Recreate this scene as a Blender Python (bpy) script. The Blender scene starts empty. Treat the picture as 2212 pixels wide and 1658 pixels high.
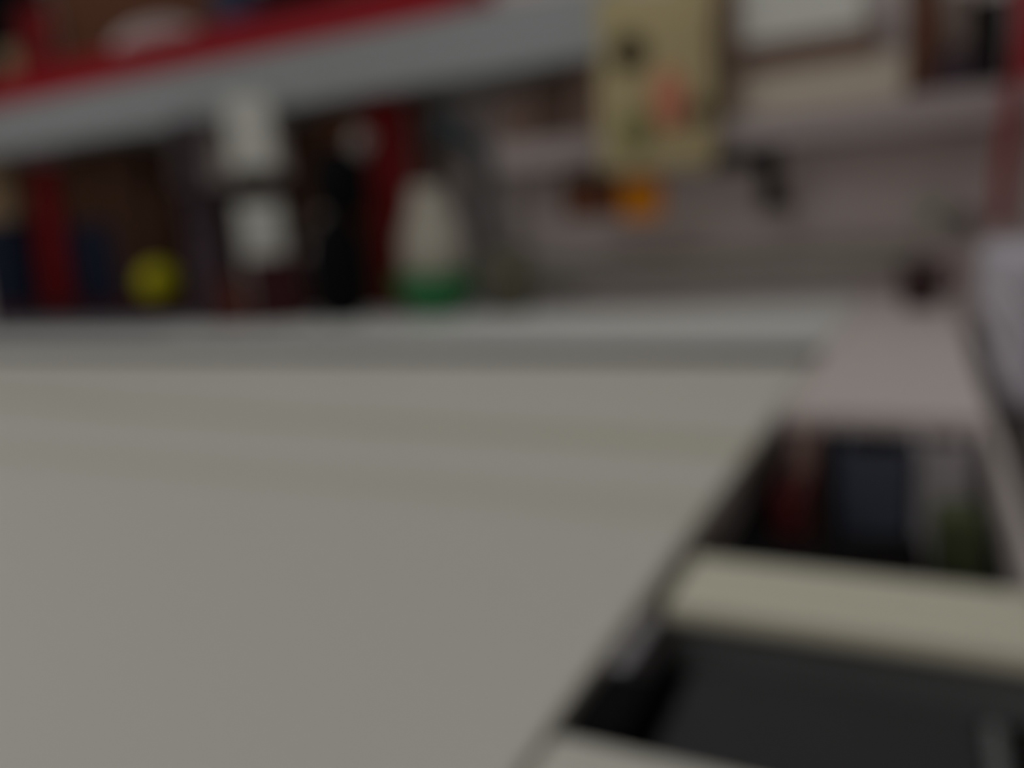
import bpy, bmesh, math, random
from mathutils import Matrix, Vector, Euler
random.seed(4)
S = bpy.context.scene
COL = S.collection

# ------------------------------------------------------------------ camera
cd = bpy.data.cameras.new('camera'); cam = bpy.data.objects.new('camera', cd); COL.objects.link(cam)
R = Matrix(((0.8973, -0.0190, 0.4409), (0.4365, 0.1850, -0.8805), (-0.0649, 0.9825, 0.1743)))
cam.matrix_world = Matrix.Translation((0, 0, 0.94)) @ R.to_4x4()
cd.sensor_width = 36; cd.lens = 29.12; cd.clip_start = 0.01; cd.clip_end = 30
cd.dof.use_dof = True                       # the photograph is badly out of focus: lens focused far too near
cd.dof.focus_distance = 0.06; cd.dof.aperture_fstop = 9.4; cd.dof.aperture_blades = 0
S.camera = cam
# ------------------------------------------------------------------ world, lights, exposure
w = bpy.data.worlds.new('world'); S.world = w; w.use_nodes = True
w.node_tree.nodes['Background'].inputs[0].default_value = (0.9, 0.95, 1, 1)
w.node_tree.nodes['Background'].inputs[1].default_value = 0.15
S.view_settings.view_transform = 'Standard'; S.view_settings.look = 'None'
S.view_settings.exposure = -2.86; S.view_settings.gamma = 1; S.view_settings.use_curve_mapping = False
def area(name, loc, sx, sy, e, col=(.91, .965, 1)):
    l = bpy.data.lights.new(name, 'AREA'); l.shape = 'RECTANGLE'; l.size = sx; l.size_y = sy; l.energy = e; l.color = col
    o = bpy.data.objects.new(name, l); COL.objects.link(o); o.location = loc; return o
LAMPS = ((-2.8, 1.3, 29), (-.4, 1.3, 29), (-2.6, -.45, 11), (-.2, -.45, 10), (-1.2, -1.55, 62))
for x_, y_, e_ in LAMPS: area('ceiling_lamp_light', (x_, y_, 2.56), 1.2, 0.6, e_)

# ------------------------------------------------------------------ materials
def lin(c): c /= 255; return c / 12.92 if c <= .04045 else ((c + .055) / 1.055) ** 2.4
MATS = {}
def mat(name, rgb, k=3.7, rough=0.6, var=0.06, scale=30, metal=0, bump=0.0, spec=0.3, emit=0):
    """rgb: colour as seen in the dim photograph; k lifts it to the surface's own reflectance."""
    if name in MATS: return MATS[name]
    m = bpy.data.materials.new(name); m.use_nodes = True; nt = m.node_tree; b = nt.nodes['Principled BSDF']
    c = [min(.9, lin(v) * k) for v in rgb]
    tc = nt.nodes.new('ShaderNodeTexCoord'); nz = nt.nodes.new('ShaderNodeTexNoise'); nz.inputs['Scale'].default_value = scale
    nz.inputs['Detail'].default_value = 3
    nt.links.new(tc.outputs['Object'], nz.inputs['Vector'])
    mx = nt.nodes.new('ShaderNodeMix'); mx.data_type = 'RGBA'
    mx.inputs[6].default_value = (*[v * (1 - var) for v in c], 1); mx.inputs[7].default_value = (*[min(.95, v * (1 + var)) for v in c], 1)
    nt.links.new(nz.outputs['Fac'], mx.inputs[0]); nt.links.new(mx.outputs[2], b.inputs['Base Color'])
    b.inputs['Roughness'].default_value = rough; b.inputs['Metallic'].default_value = metal
    b.inputs['Specular IOR Level'].default_value = spec
    if bump:
        bp = nt.nodes.new('ShaderNodeBump'); bp.inputs['Strength'].default_value = bump; bp.inputs['Distance'].default_value = .002
        nt.links.new(nz.outputs['Fac'], bp.inputs['Height']); nt.links.new(bp.outputs[0], b.inputs['Normal'])
    if emit:
        b.inputs['Emission Color'].default_value = (1, .97, .9, 1); b.inputs['Emission Strength'].default_value = emit
    MATS[name] = m; return m

M_white = mat('white_laminate', (130, 129, 122), 3.7, .5, .02, 8)
M_fascia = mat('painted_shelf_board', (100, 102, 103), 3.55, .6, .02, 6)
M_pinkwhite = mat('warm_white_plastic', (131, 124, 121), 3.7, .5, .02, 10)
M_beige = mat('cream_plastic', (139, 133, 120), 3.7, .5, .03, 12)
M_wall = mat('wall_paint', (124, 117, 115), 4.15, .9, .02, 5, bump=.1)
M_black = mat('black_plastic', (5, 5, 6), 3, .8, spec=.1)
M_shadefill = mat('black_shade_lining', (9, 8, 8), 3, .95, .3, 200, bump=.3, spec=.05)
M_char = mat('charcoal_plastic', (27, 27, 28), 3.2, .6, .08)
M_char2 = mat('charcoal_strip', (60, 61, 61), 4.2, .6)
M_navy = mat('navy_card', (46, 49, 58), 3.9, .7)
M_navydk = mat('dark_navy_cloth', (10, 14, 26), 4, .9)
M_greybind = mat('grey_card', (106, 102, 103), 4.2, .7)
M_maroon = mat('maroon_card', (50, 14, 14), 4.4, .7)
M_tan = mat('tan_card', (92, 76, 70), 4, .7)
M_green = mat('olive_green_card', (42, 46, 30), 4, .8)
M_red = mat('red_plastic', (84, 4, 12), 4.6, .5, .08, 12)
M_redbook = mat('red_book_cloth', (62, 0, 2), 4, .7)
M_reddark = mat('dark_red_board', (30, 2, 5), 3.4, .6)
M_redmute = mat('muted_red_ribbon', (84, 30, 32), 4, .8)
M_brown = mat('dark_brown_card', (34, 18, 8), 4.5, .7, .15, 20)
M_brown2 = mat('chestnut_brown_card', (50, 28, 16), 4.5, .7, .15, 20)
M_brownl = mat('mid_brown_card', (66, 53, 47), 4.8, .7, .12, 20)
M_tanbox = mat('tan_cardboard', (80, 66, 50), 4.3, .8, .1, 20)
M_purple = mat('dusky_purple_card', (36, 27, 31), 3.8, .7)
M_carton = mat('white_carton_board', (138, 132, 120), 4.4, .6, .03)
M_yellow = mat('yellow_rubber', (98, 94, 2), 5, .5, .1, 15)
M_ycloth = mat('pale_yellow_cloth', (108, 99, 74), 4, .9, .12, 16, bump=.3)
M_orange = mat('orange_plastic', (130, 72, 0), 4.8, .5)
M_pouch = mat('rust_brown_leather', (54, 26, 12), 4.3, .6, .15)
M_patchp = mat('salmon_patch', (118, 74, 58), 4)
M_patchg = mat('olive_patch', (78, 76, 48), 4)
M_patchd = mat('dark_patch', (40, 32, 18), 4)
M_bowl = mat('green_glaze', (22, 62, 34), 4.3, .35, .2, 12)
M_pale = mat('pale_grey_ceramic', (104, 100, 92), 4.3, .5)
M_lamp = mat('dark_slate_metal', (32, 38, 41), 3.2, .5)
M_olive = mat('grey_olive_plastic', (52, 50, 40), 4.2, .6)
M_ruler = mat('grey_aluminium_stick', (90, 84, 80), 4.6, .6)
M_blue = mat('slate_blue_tin', (28, 31, 48), 3.6, .5)
M_shade = mat('grey_shade_card', (66, 68, 72), 3.7, .7)
M_oval = mat('pink_white_ceramic', (116, 106, 105), 4.3, .4)
M_greyw = mat('grey_trunking_plastic', (92, 90, 85), 3.9, .6)
M_print = mat('cool_white_plastic', (114, 112, 118), 4.7, .5)
M_cab = mat('pinkish_grey_laminate', (92, 82, 82), 3.9, .7)
M_dkgrey = mat('dark_grey_laminate', (44, 40, 38), 3.9, .6)
M_tray = mat('grey_metal_tray', (56, 55, 52), 3.7, .6)
M_floor = mat('beige_floor_vinyl', (104, 94, 88), 3.7, .6, .06, 4)
M_metal = mat('grey_leg_steel', (90, 90, 92), 4, .4, metal=.6)
M_lampface = mat('ceiling_lamp_diffuser', (200, 200, 195), 1, .5, emit=2.0)
M_dkback = mat('dark_stained_backboard', (26, 20, 16), 4, .8, .15)

# near table top: laminate with two soft shelf shadows painted in as warm streaks
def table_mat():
    m = bpy.data.materials.new('shade_streaked_laminate'); m.use_nodes = True; nt = m.node_tree; b = nt.nodes['Principled BSDF']
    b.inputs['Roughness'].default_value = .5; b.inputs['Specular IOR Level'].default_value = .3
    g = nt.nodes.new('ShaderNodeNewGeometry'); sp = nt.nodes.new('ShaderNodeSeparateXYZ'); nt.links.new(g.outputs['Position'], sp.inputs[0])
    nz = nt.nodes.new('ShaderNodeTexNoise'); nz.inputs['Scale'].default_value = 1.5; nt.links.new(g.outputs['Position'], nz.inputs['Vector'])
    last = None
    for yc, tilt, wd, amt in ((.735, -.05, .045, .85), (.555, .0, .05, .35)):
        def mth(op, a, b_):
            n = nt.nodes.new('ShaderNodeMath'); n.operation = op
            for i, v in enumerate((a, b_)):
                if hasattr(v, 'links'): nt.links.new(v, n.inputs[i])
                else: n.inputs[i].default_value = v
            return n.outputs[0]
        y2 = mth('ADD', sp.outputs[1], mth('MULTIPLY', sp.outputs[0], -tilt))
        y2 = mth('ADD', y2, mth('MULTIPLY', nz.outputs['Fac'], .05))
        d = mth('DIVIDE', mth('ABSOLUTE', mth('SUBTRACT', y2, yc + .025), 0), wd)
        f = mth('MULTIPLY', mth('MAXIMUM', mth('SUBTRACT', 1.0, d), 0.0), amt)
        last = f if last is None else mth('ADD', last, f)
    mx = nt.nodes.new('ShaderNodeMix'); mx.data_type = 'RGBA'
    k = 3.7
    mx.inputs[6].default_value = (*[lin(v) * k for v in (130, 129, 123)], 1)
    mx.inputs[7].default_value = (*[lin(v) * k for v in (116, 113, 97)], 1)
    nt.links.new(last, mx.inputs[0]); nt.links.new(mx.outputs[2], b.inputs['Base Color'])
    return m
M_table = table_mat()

# ------------------------------------------------------------------ mesh helpers
def bx(bm, x0, x1, y0, y1, z0, z1, bev=.004, rot=None):
    vs = [bm.verts.new((x, y, z)) for x in (x0, x1) for y in (y0, y1) for z in (z0, z1)]
    f = [(0, 1, 3, 2), (4, 6, 7, 5), (0, 4, 5, 1), (2, 3, 7, 6), (0, 2, 6, 4), (1, 5, 7, 3)]
    fs = [bm.faces.new([vs[i] for i in q]) for q in f]
    if bev:
        es = list({e for q in fs for e in q.edges})
        bmesh.ops.bevel(bm, geom=es, offset=min(bev, abs(x1 - x0) / 3, abs(y1 - y0) / 3, abs(z1 - z0) / 3), segments=2, affect='EDGES', profile=.7)
    return bm
def lathe(bm, prof, n=32, cx=0, cy=0, cz=0, axis='z'):
    rings = []
    for r, z in prof:
        ring = []
        for i in range(n):
            a = 2 * math.pi * i / n
            p = (cx + r * math.cos(a), cy + r * math.sin(a), cz + z)
            if axis == 'y': p = (cx + r * math.cos(a), cy + z, cz + r * math.sin(a))
            if axis == 'x': p = (cx + z, cy + r * math.cos(a), cz + r * math.sin(a))
            ring.append(bm.verts.new(p))
        rings.append(ring)
    for a, b in zip(rings, rings[1:]):
        for i in range(n): bm.faces.new((a[i], a[(i + 1) % n], b[(i + 1) % n], b[i]))
    if prof[0][0] > 1e-5: bm.faces.new(list(reversed(rings[0])))
    if prof[-1][0] > 1e-5: bm.faces.new(rings[-1])
    return bm
def tube(bm, pts, r, n=12):
    pts = [Vector(p) for p in pts]; rings = []
    for i, p in enumerate(pts):
        d = (pts[min(i + 1, len(pts) - 1)] - pts[max(i - 1, 0)]).normalized()
        u = d.cross(Vector((0, 1, .13))).normalized(); v = d.cross(u)
        rings.append([bm.verts.new(p + r * (math.cos(2 * math.pi * k / n) * u + math.sin(2 * math.pi * k / n) * v)) for k in range(n)])
    for a, b in zip(rings, rings[1:]):
        for i in range(n): bm.faces.new((a[i], a[(i + 1) % n], b[(i + 1) % n], b[i]))
    bm.faces.new(rings[0]); bm.faces.new(rings[-1]); return bm
def smooth_path(pts, k=6):
    out = []; P = [Vector(p) for p in pts]; P = [P[0]] + P + [P[-1]]
    for i in range(1, len(P) - 2):
        for j in range(k):
            t = j / k; a, b, c, d = P[i - 1:i + 3]
            out.append(.5 * ((2 * b) + (c - a) * t + (2 * a - 5 * b + 4 * c - d) * t * t + (3 * b - a - 3 * c + d) * t ** 3))
    out.append(P[-2]); return out
def obj(name, bm, m, parent=None, loc=None, rot=None, smooth=False):
    bmesh.ops.remove_doubles(bm, verts=bm.verts, dist=1e-6)
    bmesh.ops.recalc_face_normals(bm, faces=bm.faces)
    me = bpy.data.meshes.new(name); bm.to_mesh(me); bm.free(); me.materials.append(m)
    if smooth:
        for p in me.polygons: p.use_smooth = True
    o = bpy.data.objects.new(name, me); COL.objects.link(o)
    if parent: o.parent = parent
    if loc: o.location = loc
    if rot: o.rotation_euler = rot
    return o
def tag(o, label=None, cat=None, group=None, kind=None):
    if label: o['label'] = label
    if cat: o['category'] = cat
    if group: o['group'] = group
    if kind: o['kind'] = kind
    return o
def thing(name, label, cat, loc=(0, 0, 0), rz=0, group=None, rot=None):
    o = bpy.data.objects.new(name, None); COL.objects.link(o); o.location = loc
    o.rotation_euler = rot if rot else (0, 0, rz); o.empty_display_size = .05
    return tag(o, label, cat, group)
NB = bmesh.new
def B(*a, **k): return bx(NB(), *a, **k)
def face(x, y): return math.atan2(-x, y)          # turns a thing standing on the table towards the open side of the room

# ------------------------------------------------------------------ room
def struct(name, bm, m): return tag(obj(name, bm, m), kind='structure')
struct('floor', B(-4.4, 1.9, -2.2, 2.4, -.05, 0, bev=0), M_floor)
struct('ceiling', B(-4.4, 1.9, -2.2, 2.4, 2.6, 2.65, bev=0), mat('ceiling_paint', (130, 128, 124), 3.7, .9))
struct('wall_back', B(-4.4, 1.9, 2.3, 2.4, 0, 2.6, bev=0), M_wall)
struct('wall_left', B(-4.4, -4.3, -2.2, 2.3, 0, 2.6, bev=0), M_wall)
struct('wall_right', B(1.8, 1.9, -2.2, 2.3, 0, 2.6, bev=0), M_wall)
struct('wall_front', B(-4.3, 1.8, -2.2, -2.1, 0, 2.6, bev=0), M_wall)
struct('baseboard_back', B(-4.3, 1.8, 2.285, 2.3, 0, .09), M_white)
for i, (x, y, e_) in enumerate(LAMPS):
    t = thing('ceiling_lamp', ('flat white ceiling lamp nearest the shelves, above the left clutter', 'flat white ceiling lamp nearest the shelves, above the yellow bag',
              'flat white ceiling lamp over the near left of the work table', 'flat white ceiling lamp over the near end of the trolley',
              'flat white ceiling lamp farthest from the shelves')[i], 'lamp', (x, y, 2.58), group='flat ceiling lamps')
    bm = NB(); bx(bm, -.63, .63, -.33, -.31, 0, .02); bx(bm, -.63, .63, .31, .33, 0, .02); bx(bm, -.63, -.61, -.31, .31, 0, .02); bx(bm, .61, .63, -.31, .31, 0, .02)
    obj('frame', bm, M_white, t); obj('diffuser', B(-.61, .61, -.31, .31, .005, .02, bev=0), M_lampface, t)

# ------------------------------------------------------------------ tables
def table(name, x0, x1, y0, y1, label, topm):
    t = thing(name, label, 'table', ((x0 + x1) / 2, (y0 + y1) / 2, 0)); hx, hy = (x1 - x0) / 2, (y1 - y0) / 2
    obj('tabletop', B(-hx, hx, -hy, hy, .722, .74, bev=.004), topm, t)
    for y_ in (-hy + .06, hy - .08): obj('apron', B(-hx + .06, hx - .06, y_, y_ + .02, .63, .721), M_white, t)
    if y0 > 0: obj('gap_shade_strip', B(-hx, hx, -hy - .003, -hy - .0003, .700, .7385, bev=.001), mat('gap_shade_grey', (64, 62, 58), 3.7), t)  # dark strip painting the shade in the gap between the tables
    for sx in (-1, 1):
        for sy in (-1, 1):
            cx, cy = sx * (hx - .09), sy * (hy - .12)
            obj('leg', B(cx - .025, cx + .025, cy - .025, cy + .025, 0, .63), M_metal, t)
    return t
table('work_table', -3.3, -.135, -.45, 1.225, 'long white work table in the foreground with bare top and soft shadow streaks painted into its colour', M_table)
table('work_table', -4.0, -.135, 1.37, 2.25, 'white table at the back under the shelves, crowded with small things', mat('bright_white_laminate', (134, 134, 127), 4.05, .5, .02, 8))
t = thing('cable_tray', 'grey metal cable tray sunk in the gap between the two white tables', 'tray', (-1.9, 1.2975, .66))
bm = NB(); bx(bm, -1.76, 1.70, -.058, .058, 0, .008); bx(bm, -1.76, 1.70, -.058, -.052, .008, .05); bx(bm, -1.76, 1.70, .052, .058, .008, .05)
obj('channel', bm, M_tray, t); 
for k in range(6): obj('hanger', B(-1.6 + k * .63, -1.57 + k * .63, -.059, .059, .0505, .056), M_tray, t)

# ------------------------------------------------------------------ storage trolley on the right of the table
t = thing('storage_trolley', 'narrow white open-topped storage trolley along the right edge of the table', 'trolley', (0, 0, 0))
X0, X1 = -.131, .064
obj('lid', B(X0, X1, .885, 2.2, .722, .742, bev=.006), M_pinkwhite, t)
obj('side_rail', B(.0565, X1, .20, .884, .70, .742, bev=.005), M_pinkwhite, t)
obj('side_panel', B(.0575, .063, .20, 2.18, .12, .699, bev=.002), M_pinkwhite, t)
obj('side_panel', B(-.131, -.124, .20, 2.18, .12, .70, bev=.002), M_black, t)
b_ = obj('crossbar', B(-.121, .056, .407, .478, .730, .741, bev=.004), M_beige, t)
obj('crossbar_shade', B(-.121, .056, .414, .478, .70, .7295, bev=.002), M_char2, b_)  # shaded front of the crossbar put in as a charcoal strip
obj('crossbar', B(-.131, .056, .200, .280, .705, .741, bev=.008), M_white, t)
obj('side_rail', B(-.131, -.122, .345, .406, .701, .736, bev=.003), M_metal, t)
obj('gap_block', B(-.131, -.106, .290, .340, .701, .737, bev=.004), M_black, t)  # black block put in for the dark gap by the table edge
obj('end_panel', B(-.123, .053, 2.165, 2.18, .12, .72, bev=.002), M_white, t)
obj('bottom_shelf', B(-.123, .053, .20, 2.16, .12, .135, bev=.002), M_white, t)
for x in (-.09, .03):
    for y in (.26, 2.1):
        w_ = obj('caster', lathe(NB(), [(.0, -.014), (.03, -.014), (.034, -.008), (.034, .008), (.03, .014), (0, .014)], 20, x, y, .036, 'x'), M_black, t, smooth=True)
        obj('fork', B(x - .02, x + .02, y - .015, y + .015, .071, .119), M_metal, t)

def dark_insert_box(x0, x1, y0, y1, z0, z1, label):  # black inserts added so the trolley openings look deep and shaded
    t = thing('dark_insert', label, 'insert', ((x0 + x1) / 2, (y0 + y1) / 2, z0)); a, b, h, q = (x1 - x0) / 2, (y1 - y0) / 2, z1 - z0, .004
    bm = NB(); bx(bm, -a, a, -b, b, 0, q, 0); bx(bm, -a, -a + q, -b, b, q, h, .001); bx(bm, a - q, a, -b, b, q, h, .001)
    bx(bm, -a + q, a - q, -b, -b + q, q, h, .001); bx(bm, -a + q, a - q, b - q, b, q, h, .001)
    obj('insert_body', bm, M_shadefill, t)
    bm = NB(); bx(bm, -a - .0, a, b - .001, b + .0005, h - .02, h - .001, 0); obj('insert_rim', bm, M_shadefill, t); return t
dark_insert_box(-.122, .0505, .492, .884, .40, .70, 'black insert added for dark depth, holding folders, farther opening of the trolley')
dark_insert_box(-.122, .0505, .286, .388, .40, .70, 'black insert added for dark depth around the charcoal box, nearer opening of the trolley')

def binder(name, x, y, w_, d, z0, z1, m, label, cat='binder', tilt=0, pages=True, group='folders standing in the trolley'):
    t = thing(name, label, cat, (x, y, z0), rot=(0, tilt, 0), group=group); h = z1 - z0; q = min(.004, w_ / 5)
    bm = NB(); bx(bm, -w_ / 2, -w_ / 2 + q, 0, d, 0, h, .001); bx(bm, w_ / 2 - q, w_ / 2, 0, d, 0, h, .001); bx(bm, -w_ / 2, w_ / 2, -q, 0, 0, h, .001)
    obj('cover', bm, m, t)
    if pages: obj('pages', B(-w_ / 2 + q, w_ / 2 - q, .001, d - .004, .002, h - .02, .001), m, t)
    return t
binder('book', -.104, .70, .022, .09, .406, .712, M_maroon, 'maroon book standing at the left of the trolley opening', 'book', .02)
binder('book', -.076, .80, .018, .07, .406, .735, M_tan, 'thin pinkish tan book between maroon book and navy binder', 'book', -.07)
binder('binder', -.036, .80, .062, .07, .406, .728, M_navy, 'wide dark navy binder in the middle of the trolley opening')
binder('binder', .022, .81, .044, .062, .406, .733, M_greybind, 'pale grey binder at the right of the trolley opening')
t = thing('dark_filler', 'rumpled black filler added for dark depth in front of the folders in the trolley opening', 'filler', (-.045, .575, .405))
bm = B(-.068, .052, -.035, .04, 0, .308, bev=.014)  # black filler added to darken the lower part of the opening
bmesh.ops.subdivide_edges(bm, edges=bm.edges, cuts=2, use_grid_fill=True)
for v in bm.verts: v.co.z += .008 * math.sin(v.co.x * 55) * (v.co.z > .2); v.co.y += .003 * math.sin(v.co.x * 70 + v.co.z * 30)
obj('filler_body', bm, M_shadefill, t, smooth=True)
t = thing('pouch', 'small olive green pouch leaning at the right end of the trolley opening', 'pouch', (.0265, .655, .406))
obj('pouch_body', B(-.017, .018, -.02, .03, 0, .32, bev=.012), M_green, t, smooth=True)
obj('flap', B(-.0172, .0182, -.0225, -.0201, .25, .318, bev=.002), M_green, t)

t = thing('storage_box', 'flat-lidded charcoal box in the nearest opening of the trolley', 'box', (-.045, .3335, .405))
obj('box_body', B(-.052, .070, -.039, .043, 0, .29, bev=.006), M_char, t)
obj('lid', B(-.054, .072, -.041, .045, .2905, .318, bev=.004), M_char, t)
obj('lid_rim', B(.073, .080, -.041, .045, .27, .316, bev=.002), M_char2, t)

# dark bag beside trolley at the extreme right
t = thing('shopping_bag', 'dark navy cloth bag on the floor against the near end of the trolley', 'bag', (.13, .27, 0))
obj('bag_body', B(-.055, .06, -.10, .10, 0, .62, bev=.03), M_navydk, t, smooth=True)
for s in (-1, 1):
    obj('handle', tube(NB(), smooth_path([(.0, s * .06, .615), (.01, s * .055, .70), (.01, s * .01, .74), (.01, -s * .03 + s * .01, .70), (0, -s * .02, .615)]), .006), M_navydk, t, smooth=True)

# cabinet and printer-like white machine at the right
t = thing('side_cabinet', 'pinkish grey side cabinet with dark top right of the trolley', 'cabinet', (.40, 1.05, 0))
obj('cabinet_body', B(-.315, .3, -.55, .55, .05, .66, bev=.003), M_cab, t)
obj('cabinet_top', B(-.325, .31, -.57, .57, .661, .738, bev=.004), M_dkgrey, t)
obj('plinth', B(-.29, .28, -.53, .53, 0, .049), M_dkgrey, t)
for k in range(2):
    d = obj('door', B(-.323, -.316, -.54 + k * .545, -.01 + k * .545, .06, .65, .002), M_cab, t)
    obj('door_handle', B(-.333, -.3235, -.05 + k * .1, -.035 + k * .1, .4, .5, .001), M_metal, d)
t = thing('printer', 'cool white printer standing on the dark topped side cabinet', 'printer', (.30, 1.21, .7385))
obj('printer_body', B(-.222, .24, -.33, .26, .012, .15, bev=.014), M_print, t)
obj('paper_slot', B(-.2245, -.2215, -.20, .14, .05, .062, .0005), M_dkgrey, t)
obj('foot', B(-.2, .22, -.3, .23, 0, .0115), M_black, t)

# cup on trolley lid
t = thing('cup', 'small dark maroon cup standing alone on the far end of the trolley lid', 'cup', (0, 1.9, .7425))
obj('cup_body', lathe(NB(), [(.0, 0), (.028, 0), (.036, .01), (.044, .05), (.043, .098), (.039, .098), (.039, .02), (0, .012)], 32), mat('dark_maroon_glaze', (34, 20, 22), 3.5, .4), t, smooth=True)
obj('cup_handle', tube(NB(), smooth_path([(.04, 0, .08), (.065, 0, .075), (.067, 0, .04), (.042, 0, .03)]), .005), M_maroon, t, smooth=True)

# ------------------------------------------------------------------ wall shelves
t = thing('wall_shelf', 'thick grey-white upper wall shelf at left carrying the long red tray', 'shelf', (-2.15, 2.16, 1.365))
obj('shelf_board', B(-1.6, 1.47, -.14, .139, 0, .16, bev=.004), M_fascia, t)
for x in (-1.2, 0, 1.2): obj('bracket', bx(bx(NB(), x - .012, x + .012, .12, .139, -.16, -.001), x - .012, x + .012, -.02, .119, -.02, -.001), M_white, t)
t = thing('wall_shelf', 'pinkish grey lower wall shelf at right carrying cream box and brown boxes', 'shelf', (-.35, 2.19, 1.115))
obj('shelf_board', B(-.70, .62, -.12, .109, 0, .072, bev=.003), mat('pinkish_shelf_board', (98, 91, 90), 4.2, .6, .02, 6), t)
bm = NB(); bx(bm, -.12, .045, -.10, -.06, -.045, -.001, .006); bx(bm, -.002, .045, -.10, -.06, -.155, -.045, .006); bx(bm, -.002, .045, -.10, .109, -.155, -.13, .004)
obj('bracket', bm, M_black, t)
t = thing('backboard', 'dark stained board leaning against the wall behind the left clutter', 'board', (-2.45, 2.286, .742))
obj('panel', B(-1.1, .93, -.012, .012, 0, .45, .002), M_dkback, t)
obj('panel_cleat', B(-1.1, .93, -.018, -.0125, .40, .44, .002), M_dkback, t)
t = thing('cable_trunking', 'grey plastic cable trunking along the wall just above the back table', 'trunking', (-.5, 2.26, .80))
obj('trunk_body', B(-.62, .50, 0, .039, 0, .07, .004), M_greyw, t)
obj('trunk_cover', B(-.62, .50, -.008, -.0005, .01, .06, .002), mat('trunking_cover', (104, 101, 95), 3.9, .6), t)

# ------------------------------------------------------------------ things on the upper shelf (top z 1.525)
Z = 1.5255
t = thing('storage_tray', 'long bright red plastic tray along the upper shelf', 'tray', (-2.12, 2.155, Z))
bm = NB(); bx(bm, -1.35, 1.0, -.125, .125, 0, .006, .001); bx(bm, -1.35, 1.0, -.125, -.119, .006, .105, .002); bx(bm, -1.35, 1.0, .119, .125, .006, .17, .002)
bx(bm, -1.35, -1.344, -.119, .119, .006, .105, .001); bx(bm, .994, 1.0, -.119, .119, .006, .105, .001)
obj('tray_body', bm, M_red, t)
bm = NB(); bx(bm, -1.35, 1.0, -.133, -.1255, .085, .105, .003); obj('rim', bm, M_red, t)
Z2 = Z + .0065
def carton(name, x, y, w_, d, z0, z1, m, label, cat='box', rz=0, flap=True, group=None):
    t = thing(name, label, cat, (x, y, z0), rz, group); h = z1 - z0
    obj('box_body', B(-w_ / 2, w_ / 2, -d / 2, d / 2, 0, h - .02 if flap else h, .003), m, t)
    if flap: obj('lid', B(-w_ / 2 - .002, w_ / 2 + .002, -d / 2 - .002, d / 2 + .002, h - .0195, h, .003), m, t)
    return t
carton('cardboard_box', -2.475, 2.225, .80, .08, Z2, Z2 + .52, M_brown2, 'wide chestnut brown box in the red tray behind the pale oval dish')
carton('cardboard_box', -3.20, 2.24, .36, .05, Z2, Z2 + .50, M_black, 'tall black box at the far left of the red tray, behind the tan box')
carton('cardboard_box', -3.06, 2.16, .12, .09, Z2, Z2 + .22, M_tanbox, 'small tan box at the far left of the red tray')
t = thing('book', 'tall red book standing in the tray beside the tan box', 'book', (-2.90, 2.15, Z2), .1)
obj('cover', bx(bx(bx(NB(), -.085, .07, -.02, -.014, 0, .34, .001), -.085, .07, .014, .02, 0, .34, .001), -.091, -.085, -.02, .02, 0, .34, .001), M_redbook, t)
obj('pages', B(-.084, .066, -.0135, .0135, .003, .335, .001), M_pale, t)
t = thing('oval_dish', 'pale pinkish oval dish propped upright in the red tray', 'dish', (-2.26, 2.105, Z2), .35)
bm = NB(); lathe(bm, [(0, .0), (.5, .0), (.85, -.012), (1, -.016), (1, -.010), (.85, -.004), (.5, .008), (0, .008)], 48, 0, 0, 0, 'y')
for v in bm.verts: v.co.x *= .17; v.co.z = v.co.z * .088 + .088
obj('dish_body', bm, M_oval, t, smooth=True)
t = thing('tin', 'slate blue tin in the red tray right of the oval dish', 'tin', (-1.94, 2.15, Z2))
obj('tin_body', lathe(NB(), [(0, 0), (.085, 0), (.088, .004), (.088, .20), (0, .20)], 40), M_blue, t, smooth=False)
obj('lid', lathe(NB(), [(0, .2005), (.091, .2005), (.091, .225), (.086, .23), (0, .23)], 40), M_blue, t)
t = thing('tin', 'black tin in the red tray right of the slate blue one', 'tin', (-1.72, 2.165, Z2))
obj('tin_body', lathe(NB(), [(0, 0), (.095, 0), (.098, .004), (.098, .33), (0, .33)], 40), M_black, t)
obj('lid', lathe(NB(), [(0, .3305), (.1, .3305), (.1, .35), (.095, .355), (0, .355)], 40), M_black, t)

carton('cardboard_box', -1.44, 2.20, .30, .10, Z2, Z2 + .30, M_brown, 'dark brown box at the right end of the red tray')
# ------------------------------------------------------------------ clutter on the back table (top z .74)
T = .7405
def book(x, y, w_, d, z1, m, label, rz=None, tilt=0, pages=M_pale, z0=T):
    h = z1 - z0
    t = thing('book', label, 'book', (x, y, z0), rot=(0, tilt, face(x, y) if rz is None else rz))
    q = .005
    obj('cover', bx(bx(bx(NB(), -w_ / 2, -w_ / 2 + q, 0, d, 0, h, .001), w_ / 2 - q, w_ / 2, 0, d, 0, h, .001), -w_ / 2, w_ / 2, -q, 0, 0, h, .002), m, t)
    obj('pages', B(-w_ / 2 + q, w_ / 2 - q, .0005, d - .004, .003, h - .006, .001), pages, t); return t
def bottle(name, x, y, r, z1, m, label, cat='bottle', neck=.35, z0=T, capm=None, group=None):
    h = z1 - z0; t = thing(name, label, cat, (x, y, z0), group=group)
    obj('bottle_body', lathe(NB(), [(0, 0), (r * .92, 0), (r, .01), (r, h * .62), (r * .85, h * .72), (r * neck, h * .8), (r * neck, h * .9), (0, h * .9)], 32), m, t, smooth=True)
    obj('cap', lathe(NB(), [(0, h * .9 + .0005), (r * neck * 1.15, h * .9 + .0005), (r * neck * 1.15, h), (0, h)], 24), capm or m, t); return t

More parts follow.
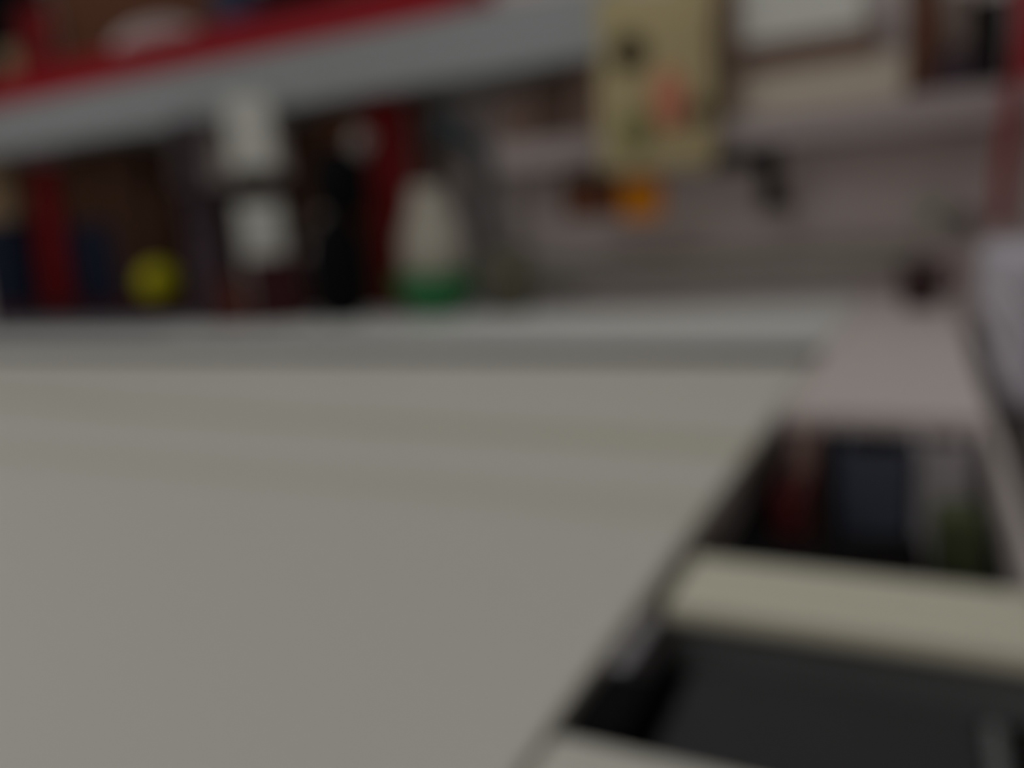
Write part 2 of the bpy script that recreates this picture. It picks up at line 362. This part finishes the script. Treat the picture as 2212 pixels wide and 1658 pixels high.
# low dark red box along the front of the clutter, yellow ball on top of it
t = thing('flat_box', 'long low dark red box lying in front of the left clutter', 'box', (-2.60, 2.03, T))
obj('box_body', B(-.65, .60, -.04, .04, 0, .042, .004), M_reddark, t)
obj('lid', B(-.652, .602, -.042, .042, .0425, .058, .004), M_reddark, t)
t = thing('ball', 'yellow ball resting on the low dark red box', 'ball', (-2.34, 2.03, T + .0585 + .066))
bm = NB(); bmesh.ops.create_uvsphere(bm, u_segments=32, v_segments=20, radius=.066); obj('ball_body', bm, M_yellow, t, smooth=True)
bm = NB(); lathe(bm, [(.0665, -.003), (.0672, 0), (.0665, .003)], 40)
bm2 = bm; obj('seam', bm2, M_yellow, t, rot=(1.2, 0, 0), smooth=True)
carton('cardboard_box', -3.30, 2.16, .19, .13, T, 1.13, M_navydk, 'dark blue-black box at the far left of the back table', rz=.3)
carton('cardboard_box', -3.30, 2.16, .18, .12, 1.1305, 1.36, M_tanbox, 'tan box on top of the dark blue-black box at far left', rz=.3)
book(-3.00, 2.115, .105, .12, 1.33, M_redbook, 'tall dark red book leaning left of the brown and navy boxes', rz=.35, tilt=.04)
carton('cardboard_box', -2.755, 2.172, .19, .13, T, 1.09, M_navydk, 'navy box standing under the brown box', rz=.25)
carton('cardboard_box', -2.755, 2.172, .19, .12, 1.0905, 1.345, M_brown, 'dark brown box stacked on the navy box', rz=.25)
carton('cardboard_box', -2.56, 2.15, .12, .10, T, 1.335, M_brown, 'slim dark brown box right of the navy and brown stack', rz=.5)
bottle('bottle', -2.405, 2.16, .056, 1.33, M_brown, 'tall dark brown bottle between the slim dark brown box and the purple carton', neck=.6)
bottle('jar', -1.895, 1.84, .062, 1.08, M_purple, 'dusky purple jar in front of the slim purple carton and the white carton', 'jar', neck=.8)
carton('cardboard_box', -2.02, 1.94, .075, .06, T, 1.355, M_purple, 'slim tall dusky purple carton left of the white carton', rz=.7)
carton('cardboard_box', -1.77, 1.79, .075, .05, T, .88, mat('reddish_brown_card', (44, 14, 6), 4.2), 'low reddish brown box before the white carton', rz=.6)
t = thing('carton', 'tall white carton with a dark band round its middle', 'box', (-1.78, 1.945, T), .75)
obj('box_body', B(-.064, .064, -.02, .02, 0, .655, .003), M_carton, t)
obj('band', B(-.067, .067, -.023, .023, .35, .445, .002), M_dkback, t)
carton('cardboard_box', -1.745, 2.16, .13, .08, T, 1.335, M_brown, 'dark brown box standing right of the white carton', rz=.6)
carton('cardboard_box', -1.635, 1.83, .15, .05, T, .93, M_reddark, 'squat dark red box between the black jars and the white carton', rz=.62)
carton('cardboard_box', -1.585, 2.16, .14, .08, T, 1.352, M_brown2, 'chestnut brown box behind the leaning grey stick', rz=.6)
# leaning stick
P0, P1 = Vector((-1.685, 1.89, T + .003)), Vector((-1.435, 2.03, 1.262))
t = thing('measuring_stick', 'grey square stick leaning diagonally against the brown boxes', 'stick', P0)
t.rotation_euler = (P1 - P0).to_track_quat('Z', 'Y').to_euler(); LN = (P1 - P0).length
obj('blade', B(-.022, .022, -.018, .018, 0.012, LN - .02, .001), M_ruler, t, rot=(0, 0, -.9))
obj('end_cap', B(-.024, .024, -.020, .020, LN - .0195, LN, .001), M_ruler, t, rot=(0, 0, -.9))
# black jars
t = thing('jar', 'lower black round jar, under the other black jar', 'jar', (-1.44, 1.86, T), group='stacked black round jars')
def jar_prof(r, h): return [(0, 0), (r * .55, 0), (r * .85, h * .12), (r, h * .4), (r, h * .62), (r * .85, h * .85), (r * .62, h * .93), (0, h * .93)]
obj('jar_body', lathe(NB(), jar_prof(.084, .285), 36), M_black, t, smooth=True)
obj('lid', lathe(NB(), [(0, .2655), (.046, .2655), (.046, .285), (0, .285)], 32), M_black, t)
t = thing('jar', 'upper black round jar, standing on the other black jar', 'jar', (-1.408, 1.865, T + .2855), group='stacked black round jars')
obj('jar_body', lathe(NB(), jar_prof(.077, .175), 36), M_black, t, smooth=True)
obj('lid', lathe(NB(), [(0, .1632), (.036, .1632), (.036, .18), (0, .18)], 32), M_black, t)
book(-1.40, 2.10, .125, .05, 1.362, M_redbook, 'tall red book standing behind the black jars', rz=.55)
book(-1.30, 2.15, .055, .06, 1.355, M_brown, 'narrow dark brown book right of the tall red book', rz=.55)
# bowl with pale jug
t = thing('bowl', 'green glazed bowl on the back table beside the black jars', 'bowl', (-1.20, 1.965, T))
obj('bowl_body', lathe(NB(), [(0, 0), (.06, 0), (.062, .008), (.085, .03), (.11, .075), (.118, .12), (.112, .12), (.103, .078), (.078, .036), (.05, .02), (0, .018)], 48), M_bowl, t, smooth=True)
t = thing('vase', 'pale grey vase standing inside the green bowl', 'vase', (-1.20, 1.965, T + .022))
obj('vase_body', lathe(NB(), [(0, 0), (.045, 0), (.070, .05), (.088, .12), (.088, .19), (.062, .26), (.050, .31), (.054, .325), (.048, .325), (.042, .31), (0, .28)], 40), M_pale, t, smooth=True)
t = thing('pot', 'small grey-olive pot right of the green bowl', 'pot', (-.985, 2.0, T))
obj('pot_body', lathe(NB(), [(0, 0), (.045, 0), (.058, .09), (.06, .17), (.055, .17), (.045, .08), (0, .02)], 32), M_olive, t, smooth=True)
# lamp
t = thing('desk_lamp', 'dark slate desk lamp bending over the pale vase', 'lamp', (-1.06, 2.12, T))
obj('lamp_base', lathe(NB(), [(0, 0), (.07, 0), (.072, .008), (.03, .02), (.012, .03), (0, .03)], 32), M_lamp, t, smooth=True)
obj('lamp_stem', tube(NB(), smooth_path([(0, 0, .025), (-.03, -.0, .14), (-.045, -.01, .24), (-.03, -.02, .33), (-.01, -.03, .385)]), .022), M_lamp, t, smooth=True)
obj('lamp_arm', tube(NB(), smooth_path([(-.01, -.03, .395), (-.045, -.05, .45), (-.09, -.07, .49)]), .03), M_lamp, t, smooth=True)
obj('lamp_shade', lathe(NB(), [(.02, .055), (.035, .05), (.06, -.03), (.056, -.03), (.03, .045), (.02, .05)], 32, -.11, -.07, .49), M_lamp, t, smooth=True)

# grey sheet standing in for shade on the back table, and a notebook
t = thing('shade_sheet', 'grey sheet put in for the shade at the left of the back table', 'shade_sheet', (-2.53, 1.83, T))
obj('cover', B(-.55, .55, -.16, .12, 0, .008, .002), M_shade, t)  # flat grey sheet standing in for shade
obj('shade_tab', B(.2, .35, .1205, .135, .002, .004, 0), M_shade, t)
t = thing('notebook', 'slim blue notebook lying at the left edge in front of the red box', 'notebook', (-3.27, 1.84, T))
obj('cover', B(-.16, .16, -.06, .06, 0, .012, .002), mat('blue_notebook_cover', (58, 66, 92), 4), t)
obj('spine', B(-.1665, -.1605, -.06, .06, 0, .012, .002), M_navydk, t)

# ------------------------------------------------------------------ things on the right wall shelf (top z 1.187)
Q = 1.1875
for k, (x, w_, h_, m) in enumerate(((-.985, .09, .125, M_brownl), (-.885, .10, .15, mat('umber_card', (50, 38, 32), 4.4)), (-.775, .095, .19, M_brownl))):
    carton('small_box', x, 2.15, w_, .12, Q, Q + h_, m, ('mid brown box, leftmost on the lower shelf', 'darker brown box between two lighter brown boxes',
           'mid brown box right beside the hanging yellow bag')[k], group='brown boxes at the left end of the lower shelf')
carton('storage_box', -.242, 2.19, .40, .12, Q, Q + .10, mat('pale_beige_card', (118, 111, 101), 4.4), 'long pale beige box on the lower shelf right of the yellow bag')
carton('small_box', -.255, 2.175, .31, .11, Q + .1005, Q + .165, M_brownl, 'flat brown box lying on the long beige box')
carton('storage_box', -.275, 2.175, .30, .11, Q + .1655, Q + .33, M_carton, 'white box topmost on the flat brown box and long beige box')
carton('small_box', -.425, 2.09, .055, .05, Q + .0, Q + .33, mat('taupe_card', (72, 60, 50), 4), 'slim tall taupe box beside the long beige box, behind the yellow bag')
carton('small_box', .068, 2.2, .05, .08, Q, Q + .22, mat('grey_brown_card', (76, 66, 60), 4), 'grey-brown box behind the dusky purple box')
carton('small_box', -.005, 2.2, .07, .12, Q, Q + .25, M_brown2, 'tall brown box right of the long beige box')
carton('small_box', .055, 2.10, .085, .04, Q, Q + .085, M_purple, 'dusky purple box at the right of the lower shelf', group=None)
carton('small_box', .118, 2.14, .06, .10, Q, Q + .18, M_black, 'black box between the purple box and the red tin')
t = thing('tin', 'red tin at the right end of the lower shelf', 'tin', (.205, 2.13, Q))
obj('tin_body', lathe(NB(), [(0, 0), (.043, 0), (.045, .004), (.045, .22), (0, .22)], 40), M_red, t); obj('lid', lathe(NB(), [(0, .2205), (.047, .2205), (.047, .24), (0, .24)], 40), M_redbook, t)
t = thing('ribbon', 'muted red ribbon hanging from the right end of the lower shelf', 'ribbon', (.148, 2.062, .925))
obj('ribbon_band', tube(NB(), smooth_path([(0, 0, 0), (.004, -.002, .08), (.008, 0, .16), (.016, .004, .262)]), .016), M_redmute, t, smooth=True)
obj('ribbon_end', B(-.018, .014, -.006, .006, -.03, 0.0, .003), M_redmute, t)

# hanging yellow bag on hook at the right end of the upper shelf
t = thing('fabric_bag', 'pale yellow patterned cloth bag hanging in front of the shelves', 'bag', (-.565, 1.975, 1.075), .28)
bm = NB(); bx(bm, -.132, .132, -.03, .03, 0, .40, .02)
bmesh.ops.subdivide_edges(bm, edges=bm.edges, cuts=2, use_grid_fill=True)
for v in bm.verts:
    v.co.x *= 1 + .03 * math.sin(v.co.z * 21); v.co.y += .008 * math.sin(v.co.z * 17 + v.co.x * 20)
obj('bag_body', bm, M_ycloth, t, smooth=True)
def patch(cx, cz, rx, rz_, m):
    bm = NB(); lathe(bm, [(0, -.004), (.9, -.004), (1, 0), (.9, .004), (0, .004)], 28, 0, 0, 0, 'y')
    for v in bm.verts: v.co.x = v.co.x * rx + cx; v.co.z = v.co.z * rz_ + cz; v.co.y -= .036 + 0
    obj('printed_patch', bm, m, t, smooth=True)
patch(-.055, .265, .042, .042, M_patchd); patch(.03, .15, .04, .07, M_patchp); patch(-.05, .09, .04, .05, M_patchg); patch(.095, .12, .022, .032, M_patchd)
obj('strap', tube(NB(), smooth_path([(-.07, 0, .39), (-.05, .0, .46), (0, .0, .50), (.05, .0, .46), (.07, 0, .39)]), .008), M_ycloth, t, smooth=True)
t = thing('wall_hook', 'dark wall hook carrying the yellow bag', 'hook', (-.565, 2.29, 1.58))
obj('hook_rod', tube(NB(), [(0, .009, 0), (0, -.2, 0), (0, -.335, -.012), (0, -.345, .02)], .007), M_lamp, t)
obj('hook_plate', B(-.02, .02, -.002, .0095, -.04, .04, .002), M_lamp, t)
# brown pouch with orange end hanging below the shelf
t = thing('tool_pouch', 'rust brown pouch with bright orange end hanging under the yellow bag', 'pouch', (-.755, 2.03, .975), .3)
obj('pouch_body', B(-.07, .072, -.025, .025, 0, .11, .012), M_pouch, t, smooth=True)
obj('pouch_end', B(.0725, .176, -.03, .03, -.012, .095, .016), M_orange, t, smooth=True)
obj('flap', B(-.072, .072, -.028, -.0255, .06, .112, .001), M_brown, t)
obj('strap', tube(NB(), [(0, 0, .108), (0, .04, .139)], .006), M_brown, t)

t = thing('wall_socket', 'pale grey wall socket with a small dark plug, low on the wall near the cup', 'socket', (.02, 2.2995, .93))
obj('socket_plate', B(-.035, .035, -.012, 0, -.035, .045, .004), mat('socket_plate', (106, 106, 98), 4.2), t)
obj('plug', B(.045, .085, -.035, -.001, -.06, 0, .008), mat('plug_grey', (66, 66, 58), 4), t, smooth=True)
